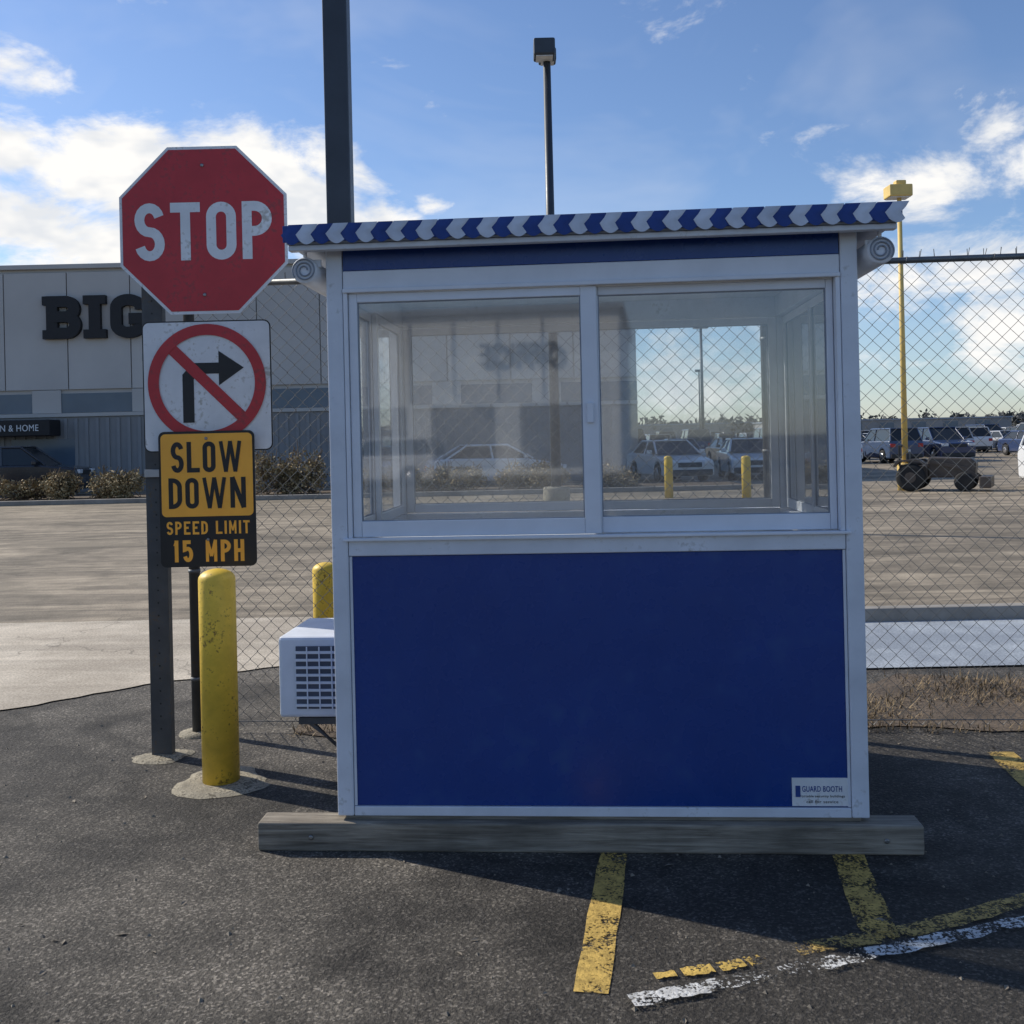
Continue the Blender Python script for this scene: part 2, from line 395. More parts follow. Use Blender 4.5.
def sash(nm,x0,x1,z0,z1,y0,y1,sl,sr,rb,rt,ax='x',off=0,gm=None):
    def bx(n,a,b,c,d,e,f2,m,bv=.003):
        if ax=='x': return box(n,a,b,c,d,e,f2,m,B,bv)
        return box(n,off+c,off+d,a,b,e,f2,m,B,bv)
    bx(nm+'_stile',x0,x0+sl,y0,y1,z0,z1,m_alu2)
    bx(nm+'_stile',x1-sr,x1,y0,y1,z0,z1,m_alu2)
    bx(nm+'_rail',x0+sl+.0005,x1-sr-.0005,y0,y1,z0,z0+rb,m_alu2)
    bx(nm+'_rail',x0+sl+.0005,x1-sr-.0005,y0,y1,z1-rt,z1,m_alu2)
    ym=(y0+y1)/2
    bx(nm+'_gasket',x0+sl-.002,x0+sl+.005,ym-.004,ym+.004,z0+rb,z1-rt,m_soff,0)
    bx(nm+'_gasket',x1-sr-.005,x1-sr+.002,ym-.004,ym+.004,z0+rb,z1-rt,m_soff,0)
    bx(nm+'_gasket',x0+sl+.006,x1-sr-.006,ym-.004,ym+.004,z0+rb-.002,z0+rb+.004,m_soff,0)
    bx(nm+'_gasket',x0+sl+.006,x1-sr-.006,ym-.004,ym+.004,z1-rt-.004,z1-rt+.002,m_soff,0)
    if ax=='x': v=[(x0+sl,ym,z0+rb),(x1-sr,ym,z0+rb),(x1-sr,ym,z1-rt),(x0+sl,ym,z1-rt)]
    else: v=[(off+ym,x0+sl,z0+rb),(off+ym,x1-sr,z0+rb),(off+ym,x1-sr,z1-rt),(off+ym,x0+sl,z1-rt)]
    mesh_obj(nm+'_glass',v,[(0,1,2,3)],gm or m_glass2,B)
box('window_jamb',.067,.084,.0,.07,Zs+.001,Zt-.001,m_alu2,B); box('window_jamb',W-.084,W-.067,.0,.07,Zs+.001,Zt-.001,m_alu2,B)
sash('front_left_sash',.086,1.065,1.228,2.194,.012,.036,.034,.062,.062,.036,gm=m_glass)
sash('front_right_sash',1.035,W-.086,1.228,2.194,.040,.064,.036,.026,.062,.034,gm=m_glass)
box('window_latch',1.02,1.045,-.004,.011,1.66,1.74,m_alu2,B,.004)
box('back_panel',.067,W-.067,D-.05,D-.012,Z0,1.152,m_int,B,.001)
box('back_sill',.067,W-.067,D-.07,D-.002,1.154,Zs,m_alu,B)
box('back_header',.067,W-.067,D-.07,D-.004,2.2,Zh,m_alu,B)
sash('back_left_sash',.067,1.05,1.228,2.196,D-.036,D-.012,.04,.04,.045,.035)
sash('back_right_sash',1.02,W-.067,1.228,2.196,D-.064,D-.04,.04,.04,.045,.035)
for sx in (0,1):
    a0=.012 if sx==0 else W-.05; a1=a0+.038
    box('side_panel',a0,a1,.067,D-.067,Z0,1.152,m_blue,B,.001)
    box('side_inner_panel',a0+(.040 if sx==0 else -.006),a1+(.006 if sx==0 else -.040),.067,D-.067,Z0+.04,1.15,m_int,B,.001)
    box('side_sill',.002 if sx==0 else W-.07,.07 if sx==0 else W-.002,.067,D-.067,1.154,Zs,m_alu,B)
    box('side_header',.004 if sx==0 else W-.07,.07 if sx==0 else W-.004,.067,D-.067,2.2,Zh,m_alu,B)
    sash('side_front_sash',.068,.70,1.228,2.196,.012,.036,.04,.035,.045,.035,'y',0 if sx==0 else W-.048)
    sash('side_rear_sash',.67,D-.068,1.228,2.196,.038,.062,.035,.04,.045,.035,'y',0 if sx==0 else W-.074)
box('ceiling',.071,W-.071,.071,D-.071,2.30,2.36,m_int,B,0)
box('counter',.08,W-.08,.075,.42,1.02,1.05,m_int,B,.004)
box('papers',1.55,1.76,.15,.40,1.051,1.062,m_white,B,.001)
box('roof_deck',-.125,W+.125,-.11,D+.11,2.373,2.43,m_soff,B,.006)
box('roof_top_sheet',-.12,W+.12,-.105,D+.105,2.4325,2.442,m_alu,B,.003)
box('valance_backing',-.135,W+.135,-.117,-.112,2.380,2.444,m_fabb,B,.001)
p=.1165; n=int((W+.27)/p); vw=[];fw=[];vb=[];fb=[]
for i in range(n):
    x0=-.133+i*p
    for half,(V,Fc) in enumerate(((vb,fb),(vw,fw))):
        a=x0+half*p/2; seg=8; k0=len(V); yb=-.119-.0015*half; jx=random.uniform(-.003,.003)
        for j in range(seg+1):
            t=j/seg
            zt=2.447; zb=2.384-.016*math.sin(math.pi*t)
            V+=[(a+jx+t*p/2+.022,yb,zt),(a+t*p/2+.010+.012*math.sin(t*3.1),yb-.004*math.sin(math.pi*t),2.428),(a+t*p/2-.008,yb-.007*math.sin(math.pi*t),2.408),(a+jx+t*p/2+.006,yb-.006*math.sin(math.pi*t),zb)]
        for j in range(seg):
            for q in range(3): Fc.append((k0+4*j+q,k0+4*j+q+1,k0+4*j+q+5,k0+4*j+q+4))
mesh_obj('valance_white_waves',vw,fw,m_fabw,B,(0,0,0),True); mesh_obj('valance_blue_waves',vb,fb,m_fabb,B,(0,0,0),True)
box('gutter',-.12,W+.12,-.100,-.06,2.350,2.372,m_alu,B,.004)
for sx in (-.075,W+.078):
    lathe('awning_roll',[(.02,-1.30),(.052,-1.295),(.052,.03),(.046,.036),(.01,.036)],m_alu2,B,(sx,.0,2.285),28,'Y')
    sp=[]
    for i in range(90):
        t=i/89; a=t*5.2*math.pi; r=.012+.036*t
        sp.append((sx+r*math.cos(a)*(1 if sx<0 else -1),-.040,2.285+r*math.sin(a)))
    curve('awning_scroll',[sp],.0032,m_soff,B,2)
    box('awning_arm',sx-.006,sx+.006,-.03,-.015,2.33,2.373,m_alu2,B,.002)
    box('awning_bracket',sx-.05 if sx>1 else sx+.0, sx if sx>1 else sx+.06,-.012,.0,2.30,2.33,m_alu2,B,.002)
box('maker_label',1.772,1.985,.0105,.0135,.170,.278,m_white,B,0)
text('label_title','GUARD BOOTH',1.885,.236,.15,.022,.0100,m_fabb,B,.01,.0006)
text('label_text','Portable security buildings',1.885,.207,.17,.012,.0100,m_black,B,.0,.0006)
text('label_phone','call for service',1.885,.187,.12,.011,.0100,m_black,B,.0,.0006)
box('label_logo',1.785,1.803,.0085,.0104,.205,.248,m_fabb,B,0)
box('side_door_handle',W+.001,W+.05,.30,.32,1.06,1.09,m_plas,B,.003); box('side_door_lever',W+.045,W+.06,.22,.32,1.065,1.085,m_plas,B,.003)
for zz in (.3,1.0,2.0): box('hinge',W+.001,W+.012,.075,.10,zz,zz+.09,m_signback,B,.002)
box('ac_body',-.36,.0105,.42,.90,.40,.755,m_ac,B,.014)
box('ac_grille_recess',-.28,-.02,.414,.4195,.44,.715,m_acd,B,.002)
for i in range(8):
    z=.452+i*.033; box('ac_louvre',-.282,-.018,.404,.4135,z,z+.011,m_ac,B,.001)
for i in range(4):
    x=-.23+i*.055; box('ac_rib',x,x+.006,.401,.4035,.44,.715,m_ac,B,.001)
for i in range(11):
    z=.43+i*.026; box('ac_side_fin',-.366,-.3605,.47,.85,z,z+.010,m_acd,B,.001)
box('ac_bracket',-.28,.01,.44,.47,.365,.395,m_post,B,.002); box('ac_bracket',-.28,.01,.84,.87,.365,.395,m_post,B,.002)
prism('ac_strut',[(-.24,.365),(-.21,.365),(.01,.14),(.01,.18)],.445,.465,m_post,B)
box('ac_leg',-.075,-.045,.55,.58,0,.395,m_alu,B,.003)
for yy in (-.035,D-.09):
    S=empty('timber_beam',(-.723,3.96,0),RZ)
    o=box('beam',-.315,W+.19,yy,yy+.12,.0,.112,m_wood,S,.008)
    for xx in (-.1,W+.05): lathe('bolt_head',[(.009,0),(.009,.005),(.005,.006)],m_bolt,S,(xx,yy,.056),12,'Y')
    box('shim',.03,W-.03,yy+.045,yy+.115,.1125,.1265,m_wood,S,.002)

# ------------------------------------------------------------------ fence
F=empty('chain_link_fence',(-1.79,5.585,0),RZ)
FL,FH,a=7.4,2.545,.042
spl=[]
for i in range(int(FL/a)):
    pts=[]; x=i*a
    for k2 in range(int((FH-.03)/a)+1):
        o2=(k2+i)%2
        xx=x+(a if o2 else 0)+ (0.002 if o2 else -.002)+.0015*math.sin(i*.7+k2*.31)
        pts.append((xx,.035+(.003 if o2 else -.003)+.008*math.sin(i*.05)*math.sin(k2*.08),.03+k2*a))
    tx=pts[-1][0]; pts.append((tx+random.uniform(-.012,.012),.035+random.uniform(-.01,.01),pts[-1][2]+random.uniform(.045,.06)))
    spl.append(pts)
curve('chain_link_mesh',spl,.0021,m_galv,F,0)
for px in (0,3.17,6.34):
    lathe('fence_post',[(.03,0),(.03,2.56),(.036,2.565),(.036,2.58),(.012,2.60)],m_galv if px else m_post,F,(px,0,0),16)
    for z in (.3,.9,1.5,2.1): lathe('tie_band',[(.033,0),(.033,.02)],m_galv,F,(px,0,z),16)
lathe('top_rail',[(.017,0),(.017,FL)],m_galv,F,(0,0,2.505),12,'X')
curve('tension_wire',[[(0,.03,.06),(FL,.03,.06)]],.003,m_galv,F)
curve('tie_wires',[[(x,-.025,2.485),(x,.045,2.49),(x+.01,.04,2.525),(x+.01,-.02,2.52)] for x in [.3+i*.45 for i in range(15)]],.002,m_galv,F,cyc=True)
lathe('post_footing',[(.11,-.02),(.10,.012),(.04,.018)],m_patch,F,(0,0,0),14)

# ------------------------------------------------------------------ signs
def patch(name,cx,cy,rx,ry,z,parent=None,n=26):
    ps=[]; ph=random.uniform(0,6)
    for i in range(n):
        a=2*math.pi*i/n; k2=1+.16*math.sin(2*a+ph)+.11*math.sin(3*a+ph*2)+random.uniform(-.08,.08); ps.append((cx+rx*k2*math.cos(a),cy+ry*k2*math.sin(a)))
    v=[(x,y,z-.004) for x,y in ps]+[(cx+(x-cx)*.8,cy+(y-cy)*.8,z+.006) for x,y in ps]+[(cx,cy,z+.012)]
    return mesh_obj(name,v,[(i,(i+1)%n,n+(i+1)%n,n+i) for i in range(n)]+[(n+i,n+(i+1)%n,2*n) for i in range(n)],m_patch,parent)
SP=empty('sign_post',(-1.845,5.17,0))
box('post_front_flange',-.052,.052,-.004,.0,0,2.85,m_post,SP,.001)
box('post_web',-.052,-.046,.0005,.05,0,2.85,m_post,SP,.001)
box('post_web',.046,.052,.0005,.05,0,2.85,m_post,SP,.001)
for i in range(40): lathe('post_hole',[(.005,0),(.005,.0008)],m_black,SP,(0,-.0045,.15+i*.065),8,'Y')
for z in (2.60,2.05,1.45): box('sign_bracket',-.05,.55 if z>2 else .45,-.026,-.010,z,z+.04,m_signback,SP,.002)
patch('footing',0,0,.15,.11,.006,SP)
def octo(r,rot=22.5): return [(r/math.cos(R(22.5))*math.cos(R(rot+45*i)),r/math.cos(R(22.5))*math.sin(R(rot+45*i))) for i in range(8)]
def rrect(w,h,r,seg=5):
    pts=[]
    for cx,cz,a0 in ((w/2-r,h/2-r,0),(-w/2+r,h/2-r,90),(-w/2+r,-h/2+r,180),(w/2-r,-h/2+r,270)):
        for i in range(seg+1):
            a=R(a0+90*i/seg); pts.append((cx+r*math.cos(a),cz+r*math.sin(a)))
    return pts
S=empty('stop_sign',(-1.548,5.10,2.705))
prism('plate_back',octo(.427),-.0,.003,m_signback,S); prism('white_border',octo(.427),-.0022,-.0002,m_white,S); prism('red_face',octo(.412),-.0042,-.0024,m_red,S)
signtext('stop_letters','STOP',0,-.005,.70,.295,.050,-.0052,m_white,S,gap=.30)
for z in (.33,-.33): lathe('bolt',[(.009,0),(.009,.004),(.005,.006)],m_bolt,S,(0,-.0045,z),12,'Y')
S=empty('no_right_turn_sign',(-1.543,5.09,1.91))
prism('plate_back',rrect(.655,.665,.035),0,.003,m_signback,S); prism('black_border',rrect(.655,.665,.035),-.0022,-.0002,m_black,S)
prism('white_face',rrect(.642,.652,.030),-.0042,-.0024,m_white,S)
prism('arrow_stem',[(-.125,-.185),(-.068,-.185),(-.068,.035),(-.045,.062),(.06,.062),(.06,.118),(-.07,.118),(-.125,.06)],-.0062,-.0044,m_black,S)
prism('arrow_head',[(.0605,.002),(.0605,.178),(.188,.09)],-.0062,-.0044,m_black,S)
prism('slash',[(-.215,.175),(-.175,.215),(.215,-.175),(.175,-.215)],-.0084,-.0066,m_red,S,(0,0,.015))
v=[];f=[]
for i in range(64):
    a=2*math.pi*i/64
    for r in (.300,.244): v.append((r*math.cos(a),-.0105,r*math.sin(a)+.015))
for i in range(64):
    j=(i+1)%64; f.append((2*i,2*i+1,2*j+1,2*j))
mesh_obj('red_ring',v,f,m_red,S)
for z in (.3,-.3): lathe('bolt',[(.009,0),(.009,.004),(.005,.006)],m_bolt,S,(0,-.0044,z),12,'Y')
S=empty('speed_limit_sign',(-1.543,5.05,1.338))
prism('plate_back',rrect(.485,.685,.03),0,.003,m_signback,S)
prism('black_border',rrect(.485,.685,.03),-.0022,-.0002,m_black,S)
prism('orange_face',rrect(.462,.418,.024),-.0042,-.0024,m_orange,S,(0,0,.121))
signtext('text_slow','SLOW',0,.212,.36,.155,.023,-.0052,m_black,S,gap=.38); signtext('text_down','DOWN',0,.030,.39,.155,.023,-.0052,m_black,S,gap=.38)
signtext('text_speed_limit','SPEED LIMIT',0,-.145,.42,.066,.011,-.0030,m_orange,S,gap=.5); signtext('text_15_mph','15 MPH',0,-.262,.36,.11,.019,-.0030,m_orange,S,gap=.5)
for z in (.305,-.205): lathe('bolt',[(.008,0),(.008,.004),(.004,.006)],m_bolt,S,(0,-.0044,z),12,'Y')

# ------------------------------------------------------------------ bollards
def bollard(x,y,h=1.02,r=.086,pt=True):
    b=empty('bollard',(x,y,0))
    prof=[(r,0),(r,h-.05)]+[(r*math.cos(t*math.pi/2/6),h-.05+.05*math.sin(t*math.pi/2/6)) for t in range(1,6)]+[(.004,h)]
    lathe('bollard_pipe',prof,m_yb,b)
    if pt: patch('bollard_footing',.0,0,.25,.20,.006,b)
bollard(-1.42,4.76); bollard(-1.27,6.70,.81,.086,False)
bollard(4.05,26,1.1,.11,False); bollard(5.6,24,1.1,.11,False)

# ------------------------------------------------------------------ light poles
P=empty('lamp_post',(-1.03,6.2,0)); 
box('pole',-.075,.075,-.075,.075,.45,9.5,m_pole,P,.01); lathe('pole_base',[(.2,0),(.2,.44),(.18,.46)],m_patch,P,(0,0,0),24); box('base_plate',-.12,.12,-.12,.12,.462,.485,m_pole,P,.003)
box('arm',-.9,-.08,-.03,.03,9.2,9.26,m_pole,P,.005); box('lamp_head',-1.5,-.9,-.2,.2,9.15,9.3,m_pole,P,.02)
def lamp(name,x,y,h,w,mat,heads,basem=m_patch):
    P=empty(name,(x,y,0))
    lathe('pole_base',[(w*1.6,0),(w*1.6,.7),(w*1.5,.74)],basem,P,(0,0,0),20)
    lathe('pole',[(w*.62,.74),(w*.45,h)],mat,P,(0,0,0),12)
    for (hx0,hx1,hy0,hy1,z0,z1) in heads:
        box('lamp_head',hx0,hx1,hy0,hy1,h+z0,h+z1,mat,P,.03); box('lamp_lens',hx0+.04,hx1-.04,hy0+.04,hy1-.04,h+z0-.015,h+z0-.002,m_lampg,P,0)
    return P
lamp('street_lamp',.78,18,8.5,.15,m_pole,[(-.24,.14,-.35,.05,-.1,.2),(-.14,.18,.10,.4,-.03,.2)])
lamp('street_lamp',10.6,27,8.0,.13,m_ypole,[(-.34,.28,-.25,.25,-.1,.22),(-.12,.16,-.12,.12,.23,.36)],m_ypole)
lamp('street_lamp',13.0,68,9,.2,m_pole,[(-.5,.5,-.3,.3,-.1,.2)])
lamp('street_lamp',24.5,130,10,.2,m_pole,[(-.5,.5,-.3,.3,-.1,.2)])

# ------------------------------------------------------------------ building
G=empty('store_building',(0,38,0))
BX0,BX1,BH=-60,4.8,8.6
box('main_walls',BX0,BX1,0.1,30,0,BH,m_wall,G,.02)
x=BX0
while x<BX1-.1:
    x1=min(x+2.4,BX1); box('wall_panel',x+.02,x1-.02,.0,.095,3.9,BH-.25,m_wall,G,.01); x=x1
box('parapet_cap',BX0-.1,BX1+.1,-.08,.098,BH-.12,BH+.06,m_wall,G,.02)
box('lower_wall',BX0,BX1,.03,.09,0,2.85,m_corr,G,.01)
for i in range(160):
    xx=BX0+.2+i*.4; box('rib',xx,xx+.12,-.03,.028,.05,2.8,m_corr,G,0)
box('ledge',BX0,BX1,-.06,.094,2.86,3.0,m_wall,G,.01)
box('window_strip',BX0,BX1,.05,.09,3.02,3.75,m_band,G,0)
for i in range(17): box('mullion',BX0+i*3.8,BX0+i*3.8+1.1,.0,.048,3.01,3.88,m_wall,G,.01)
box('entrance_canopy',-21.5,-17.1,-1.0,-.07,2.15,2.75,m_letters,G,.03)
text('canopy_lettering','GARDEN & HOME',-18.7,2.45,2.4,.24,-1.01,m_white,G,.0,.02)
box('door_opening',-19,-16.6,-.04,-.031,0.02,2.03,m_band,G,0)
signtext('letter_B','B',-16.85,6.62,1.3,1.62,.42,-.12,m_letters,G,depth=.2,step=.004)
box('letter_B_serif',-17.65,-17.4,-.215,-.025,5.815,6.15,m_letters,G,0); box('letter_B_serif',-17.65,-17.4,-.215,-.025,7.09,7.425,m_letters,G,0)
prism('letter_I',[(-16.1,5.81),(-15.25,5.81),(-15.25,6.14),(-15.46,6.14),(-15.46,7.10),(-15.25,7.10),(-15.25,7.43),(-16.1,7.43),(-16.1,7.10),(-15.89,7.10),(-15.89,6.14),(-16.1,6.14)],-.22,-.02,m_letters,G)
signtext('letter_G','G',-14.4,6.62,1.35,1.66,.42,-.12,m_letters,G,depth=.2)
for i in range(5): box('rooftop_unit',-30+i*9,-27.5+i*9,10,12,BH,BH+.9,m_soff,G,.05)
for (x,y,w,h) in ((95,250,60,4.4),(35,270,60,4.6)):
    G2=empty('warehouse',(x,y,0)); box('walls',-w/2,w/2,0,20,0,h,m_corr,G2,.05); box('roof_edge',-w/2-.3,w/2+.3,-.3,20.3,h+.01,h+.4,m_soff,G2,.02)
    for i in range(int(w/8)): box('dock_door',-w/2+3+i*8,-w/2+6.5+i*8,-.1,-.01,.2,3.8,m_band,G2,0)
# stand-in building added behind the camera to show as a reflection in the booth glass
G3=empty('warehouse',(-10,-36,0)); box('walls',-9,9.0,-15,0,0,7.2,m_white_wall,G3,.05); box('roof_edge',-9.2,9.2,-15.2,.2,7.21,7.5,m_soff,G3,.02)
for i in range(4): box('dock_door',-7.5+i*4,-4.7+i*4,.001,.05,.4,3.2,m_corr,G3,0)
for i in range(9): box('wall_rib',-8.5+i*2,-8.42+i*2,.002,.06,3.4,7.1,m_wall,G3,0)
wl=text('wall_lettering','OFFICE',0,5.4,3.6,1.0,-.1,m_letters,G3,.02,.05)
wl.rotation_euler=(0,0,math.pi); wl.location=(4.6,0,0)

# ------------------------------------------------------------------ foliage
def leaves(name,mat,parent,n,fn,size):
    v=[];f=[]
    for _ in range(n):
        p=Vector(fn()); s=size*random.uniform(.6,1.4)
        d1=Vector((random.gauss(0,1),random.gauss(0,1),random.gauss(0,1))).normalized(); d2=d1.orthogonal().normalized()
        d2=Matrix.Rotation(random.uniform(0,6.28),3,d1)@d2; d3=d1.cross(d2)
        k0=len(v); v+=[tuple(p-d2*s),tuple(p+d3*s*.5),tuple(p+d2*s),tuple(p-d3*s*.5)]; f.append((k0,k0+1,k0+2,k0+3))
    return mesh_obj(name,v,f,mat,parent)
def hedge(x,y,w,h,d=1.1):
    H=empty('hedge',(x,y,.1))
    lob=[(random.uniform(-w/2+.3,w/2-.3),random.uniform(-d/3,d/3),h*random.uniform(.3,.58),random.uniform(.28,.5),h*random.uniform(.30,.48)) for _ in range(int(w*5))]
    def fn():
        c=random.choice(lob); u=Vector((random.gauss(0,1),random.gauss(0,1),random.gauss(0,1))).normalized()*random.uniform(.5,1.15)
        return (c[0]+u.x*c[3],c[1]+u.y*c[3],max(.03,c[2]+u.z*c[4]))
    leaves('leaves',m_hedge,H,int(1500*w),fn,.05)
    curve('twigs',[[(random.uniform(-w/2+.2,w/2-.2),random.uniform(-.2,.2),0),(l[0],l[1],l[2]),(l[0]+random.uniform(-.3,.3),l[1],l[2]+l[4]*random.uniform(.9,1.5))] for l in lob for _ in range(4)],.011,m_twig,H)
for x,w,h in ((-17.2,2.2,.95),(-14.7,2.7,.85),(-12.2,1.9,.9),(-9.6,2.0,.95),(-7.0,2.6,1.35),(-4.2,2.4,.9),(-2.0,2.3,.8),(.5,2.4,.8),(3.2,2,.7)): hedge(x,30.8,w,h)
T=empty('distant_trees',(0,0,0))
tr=[]
for i in range(260):
    y=random.uniform(270,340); x=random.uniform(.0,.95)*y; tr.append((x,y,random.uniform(4,7.5),random.uniform(3,7)))
def fn():
    c=random.choice(tr); u=Vector((random.gauss(0,1),random.gauss(0,1),random.gauss(0,1))).normalized()*random.uniform(.4,1.1)
    return (c[0]+u.x*c[3],c[1]+u.y*c[3],max(.2,c[2]*.5+u.z*c[2]*.5))
leaves('crowns',m_tree,T,26000,fn,.9)

# ------------------------------------------------------------------ vehicles
def arc_pts(cx,r,zb):
    a0=math.asin(max(-1,min(1,(zb-.33)/r))); pts=[]
    for i in range(9):
        a=math.pi-a0-(math.pi-2*a0)*i/8; pts.append((cx+r*math.cos(a),.33+r*math.sin(a)))
    return pts
def vehicle(name,x,y,rz,color,kind='sedan'):
    V=empty(name,(x,y,.004),rz)
    pm=M('paint_%02d_%02d_%02d'%tuple(int(c*99) for c in color),color,.22,.0,.05,2,0)
    pm.node_tree.nodes['Principled BSDF'].inputs['Coat Weight'].default_value=.6
    if kind=='sedan':
        top=[(2.28,.62),(2.18,.78),(1.15,.93),(.95,.98),(-1.55,1.02),(-2.2,.98),(-2.3,.7)]; gb=(-1.85,1.12,.97); gt=(-1.1,.30,1.43); L2=2.26
    elif kind=='suv':
        top=[(2.28,.75),(2.2,.98),(1.2,1.10),(1.0,1.12),(-2.2,1.14),(-2.3,.9)]; gb=(-2.2,1.15,1.10); gt=(-1.95,.35,1.72); L2=2.26
    else:
        top=[(2.45,.8),(2.35,1.1),(1.75,1.25),(-2.35,1.25),(-2.42,.9)]; gb=(-2.36,1.85,1.22); gt=(-2.28,1.0,2.0); L2=2.4
    zb=.24
    bot=[(-L2,zb)]+arc_pts(-1.36,.40,zb)+arc_pts(1.38,.40,zb)+[(L2,zb)]
    prism('body',bot+top,-.88,.88,pm,V,bv=.07)
    bw,tw=.80,.62 if kind=='sedan' else .68
    v=[(gb[0],-bw,gb[2]),(gb[1],-bw,gb[2]),(gb[1],bw,gb[2]),(gb[0],bw,gb[2]),(gt[0],-tw,gt[2]),(gt[1],-tw,gt[2]),(gt[1],tw,gt[2]),(gt[0],tw,gt[2])]
    fc=[(0,1,5,4),(1,2,6,5),(2,3,7,6),(3,0,4,7),(4,5,6,7)]
    bevel(mesh_obj('windows',v,fc,m_cglass,V),.04)
    r=[]
    for s in (-1,1):
        r+=[[(gb[1]+.02,s*bw,gb[2]),(gt[1],s*tw,gt[2])],[(gb[0]-.02,s*bw,gb[2]),(gt[0],s*tw,gt[2])]]
        mx=-.25; r+=[[(mx,s*(bw+.005),gb[2]),(mx-.05,s*(tw+.005),gt[2])]]
        r+=[[(gt[0],s*tw,gt[2]),(gt[1],s*tw,gt[2])]]
    curve('pillars',r,.038,pm,V,1)
    box('roof_panel',gt[0]-.04,gt[1]+.04,-tw-.01,tw+.01,gt[2]-.01,gt[2]+.045,pm,V,.03)
    for wx in (-1.36,1.38):
        for s in (-1,1):
            lathe('wheel',[(.2,-.1),(.31,-.11),(.335,-.08),(.335,.08),(.31,.11),(.2,.1)],m_tyre,V,(wx,s*.79,.335),20,'Y')
            lathe('wheel_hub',[(.2,0),(.19,.02),(.06,.03)] if s<0 else [(.06,-.03),(.19,-.02),(.2,0)],m_hub,V,(wx,s*.895,.335),14,'Y')
    zl=top[1][1]-.10
    for s in (-1,1):
        box('headlight',L2-.06,L2+.045,s*.66-.17,s*.66+.17,zl-.09,zl+.05,m_lampg,V,.02)
        box('taillight',-L2-.05,-L2+.06,s*.70-.13,s*.70+.13,zl-.08,zl+.1,m_tail,V,.02)
        box('mirror',gb[1]-.35,gb[1]-.2,s*.97-.09,s*.97+.09,gb[2]+.02,gb[2]+.16,pm,V,.03)
    box('grille',L2+.0,L2+.035,-.42,.42,zl-.14,zl+.02,m_plas,V,.01); box('front_bumper',L2-.02,L2+.06,-.80,.80,.26,.46,m_plas,V,.03); box('rear_bumper',-L2-.06,-L2+.02,-.80,.80,.26,.46,m_plas,V,.03)
    box('licence_plate',-L2-.068,-L2-.061,-.16,.16,.56,.68,m_white,V,0)
    return V
cols=[(.62,.63,.65),(.05,.05,.055),(.3,.31,.33),(.7,.7,.7),(.03,.05,.12),(.28,.03,.03),(.12,.12,.13),(.45,.46,.48),(.06,.09,.16),(.08,.09,.1),(.2,.16,.11)]
vehicle('parked_car',-17.1,34.6,R(6),(.02,.022,.03),'suv')
vehicle('parked_car',-.6,33.4+.8,R(14),(.62,.63,.65),'sedan')  # added behind the booth to stand in for a car reflected in its glass
vehicle('parked_car',14.7,25,R(-88),(.72,.73,.74),'suv')
vehicle('parked_car',5.6,36,R(-80),(.7,.71,.72),'sedan'); vehicle('parked_car',8.7,37,R(-95),(.62,.66,.7),'sedan')
vehicle('parked_car',-9.5,-28,R(185),(.75,.75,.75),'suv')  # stand-in car behind the camera, added to reflect in the booth glass
random.seed(11)
for row,(y,x0,x1) in enumerate(((52,6,29),(59,17,36),(70,10,42),(78,22,46),(92,14,54),(112,20,62))):
    x=x0
    while x<x1:
        if random.random()<.86:
            vehicle('parked_car',x,y+random.uniform(-.4,.4),R(-90+180*(random.random()<.5)+random.uniform(-4,4)),random.choice(cols),random.choice(['sedan','suv','sedan','suv','sedan','suv','van']))
        x+=2.7
T=empty('yard_tractor',(11.25,26.6,.004),R(-30),.78)
m_tr=M('tractor_paint',(.075,.06,.05),.5)
prism('hood',[(-.2,.45),(1.25,.45),(1.3,.95),(1.15,1.1),(-.2,1.15)],-.38,.38,m_tr,T,bv=.05)
prism('seat_deck',[(-1.1,.4),(-.2,.4),(-.2,.85),(-1.1,.9)],-.5,.5,m_tr,T,bv=.03)
for s in (-1,1):
    lathe('rear_wheel',[(.3,-.16),(.42,-.17),(.47,-.12),(.47,.12),(.42,.17),(.3,.16)],m_tyre,T,(-.7,s*.68,.475),24,'Y'); lathe('rear_hub',[(.18,-.175),(.18,.175)],m_tr,T,(-.7,s*.68,.475),16,'Y')
    lathe('front_wheel',[(.18,-.1),(.28,-.11),(.32,-.07),(.32,.07),(.28,.11),(.18,.1)],m_tyre,T,(.95,s*.58,.325),20,'Y')
    prism('fender',[(-1.25,.86),(-1.1,1.06),(-.4,1.08),(-.15,.9),(-.15,.85),(-.45,1.02),(-1.05,1.0),(-1.2,.82)],s*.68-.18,s*.68+.18,m_tr,T)
    box('roll_bar',-1.12,-1.05,s*.45-.04,s*.45+.04,.85,1.55,m_plas,T,.01)
box('roll_bar_top',-1.12,-1.05,-.41,.41,1.50,1.57,m_plas,T,.01)
box('seat',-.85,-.4,-.22,.22,.88,1.0,m_plas,T,.03); box('seat_back',-.92,-.82,-.22,.22,.98,1.3,m_plas,T,.03)
curve('steering',[[(-.05+.02*math.sin(t*.6),.17*math.cos(t*.6),1.25+.15*math.sin(t*.6)) for t in range(11)]],.015,m_plas,T,1,True)
box('loader_bucket',1.4,1.75,-.7,.7,.12,.5,m_tr,T,.03)
for s in (-1,1): prism('loader_arm',[(-.1,.95),(-.1,1.05),(1.0,.8),(1.5,.4),(1.42,.34),(.95,.7)],s*.46-.03,s*.46+.03,m_tr,T)

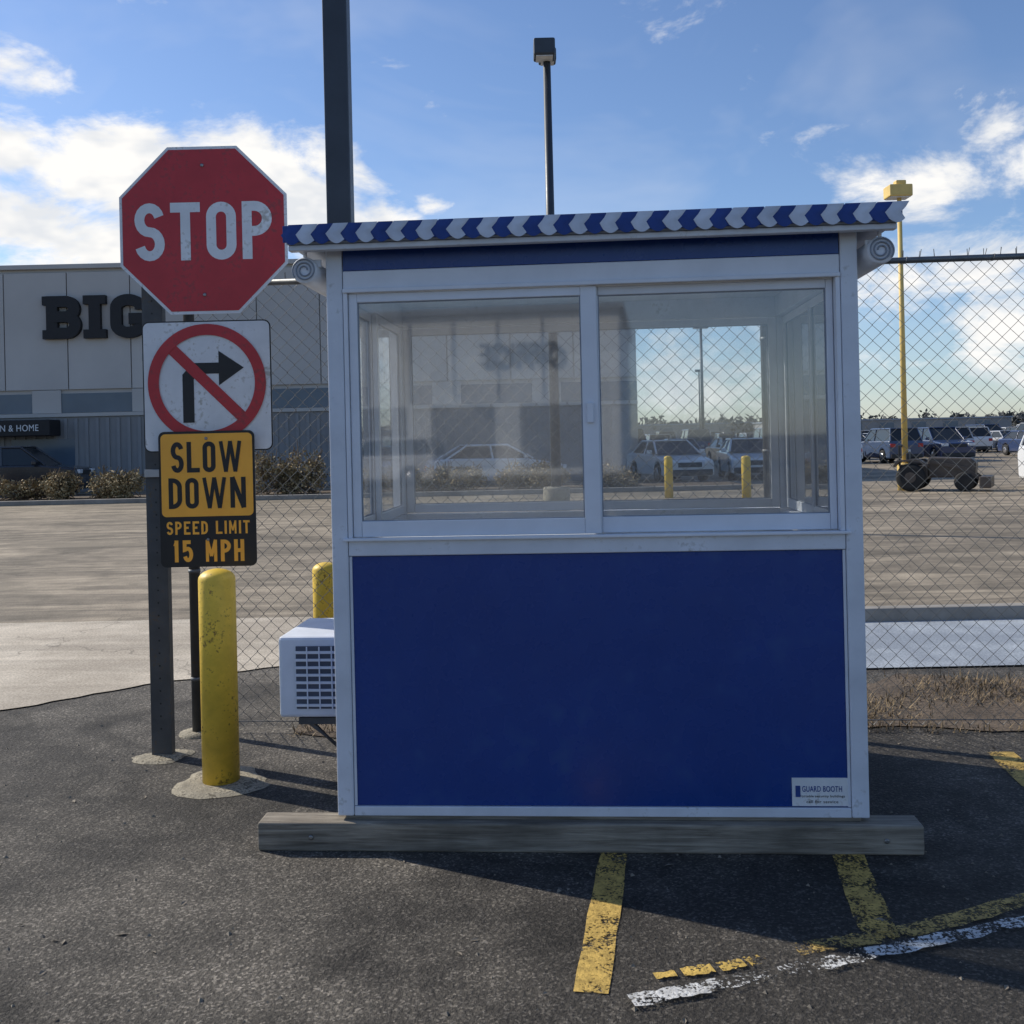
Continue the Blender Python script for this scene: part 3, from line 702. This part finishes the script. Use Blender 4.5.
# ------------------------------------------------------------------ light, sky
E=R(35); az=R(-62.4)
sd=Vector((math.sin(az)*math.cos(E),math.cos(az)*math.cos(E),math.sin(E)))
sun=bpy.data.lights.new('sun','SUN'); sun.energy=5.0; sun.angle=R(.53); sun.color=(1,.93,.81)
so=bpy.data.objects.new('sun',sun); COL.objects.link(so); so.rotation_euler=sd.to_track_quat('Z','Y').to_euler(); so.location=(-20,20,30)
w=bpy.data.worlds.new('World'); scene.world=w; w.use_nodes=True; nt=w.node_tree; nt.nodes.clear()
out=N(nt,'ShaderNodeOutputWorld'); bg=N(nt,'ShaderNodeBackground'); bg.inputs[1].default_value=.122
sky=N(nt,'ShaderNodeTexSky',sky_type='NISHITA'); sky.sun_disc=False; sky.sun_elevation=E; sky.sun_rotation=az%(2*math.pi)
sky.air_density=1.0; sky.dust_density=.4; sky.ozone_density=2.6
gen=N(nt,'ShaderNodeTexCoord').outputs['Generated']
sc=N(nt,'ShaderNodeVectorMath',operation='MULTIPLY'); L(nt,gen,sc.inputs[0]); sc.inputs[1].default_value=(1,1,2.0)
blobs=[(-370,265,.12,1.3),(-255,258,.13,1.35),(-440,215,.12,1.1),(-200,225,.10,1.0),(-490,385,.06,.9),(-515,310,.075,1.0),(395,245,.085,1.1),(500,306,.045,.85),(-120,225,.06,.9),(-75,237,.035,.9),
 (-118,377,.04,.45),(470,110,.20,.75),(230,60,.22,.7),(700,300,.2,.9),(-1200,300,.4,.8)]
mask=None
for (u,v_,r,s) in blobs:
    d=Vector((u,1000,v_)).normalized(); c=(d.x,d.y,d.z*2.0)
    dn=N(nt,'ShaderNodeVectorMath',operation='DISTANCE'); L(nt,sc.outputs[0],dn.inputs[0]); dn.inputs[1].default_value=c
    mr=N(nt,'ShaderNodeMapRange',interpolation_type='SMOOTHSTEP'); L(nt,dn.outputs['Value'],mr.inputs[0])
    mr.inputs[1].default_value=r*1.4; mr.inputs[2].default_value=0; mr.inputs[3].default_value=0; mr.inputs[4].default_value=s
    mask=mr.outputs[0] if mask is None else math_(nt,'MAXIMUM',mask,mr.outputs[0])
ns=noise(nt,sc.outputs[0],9.5,6,.62,.3)
f=math_(nt,'ADD',ns,math_(nt,'MULTIPLY',mask,.38))
cf=N(nt,'ShaderNodeMapRange',interpolation_type='SMOOTHSTEP'); L(nt,f,cf.inputs[0]); cf.inputs[1].default_value=.62; cf.inputs[2].default_value=.86
wis=ramp(nt,noise(nt,sc.outputs[0],3.4,4,.6,.6),[(.5,(0,)),(.8,(.18,))])
cfac=math_(nt,'MAXIMUM',cf.outputs[0],wis)
clear=mixc(nt,1.0,sky.outputs[0],(.92,.99,1.14),'MULTIPLY')
ns2=noise(nt,sc.outputs[0],14,3,.6)
shade=ramp(nt,ns2,[(.36,(6.6,6.8,7.1)),(.55,(8.4,8.25,8.0))])
colr=mixc(nt,cfac,clear,shade)
L(nt,colr,bg.inputs[0]); L(nt,bg.outputs[0],out.inputs[0])

# ------------------------------------------------------------------ camera
cam=bpy.data.cameras.new('camera'); co=bpy.data.objects.new('camera',cam); COL.objects.link(co)
cam.sensor_width=36; cam.lens=36*1000/1024; cam.shift_y=-72/1024; cam.clip_end=4000; cam.clip_start=.05
co.matrix_world=Matrix.Translation((0,0,1.6))@Matrix.Rotation(R(90),4,'X')@Matrix.Rotation(R(-1.3),4,'Z')
scene.camera=co
scene.view_settings.view_transform='Standard'; scene.view_settings.look='None'; scene.view_settings.exposure=0
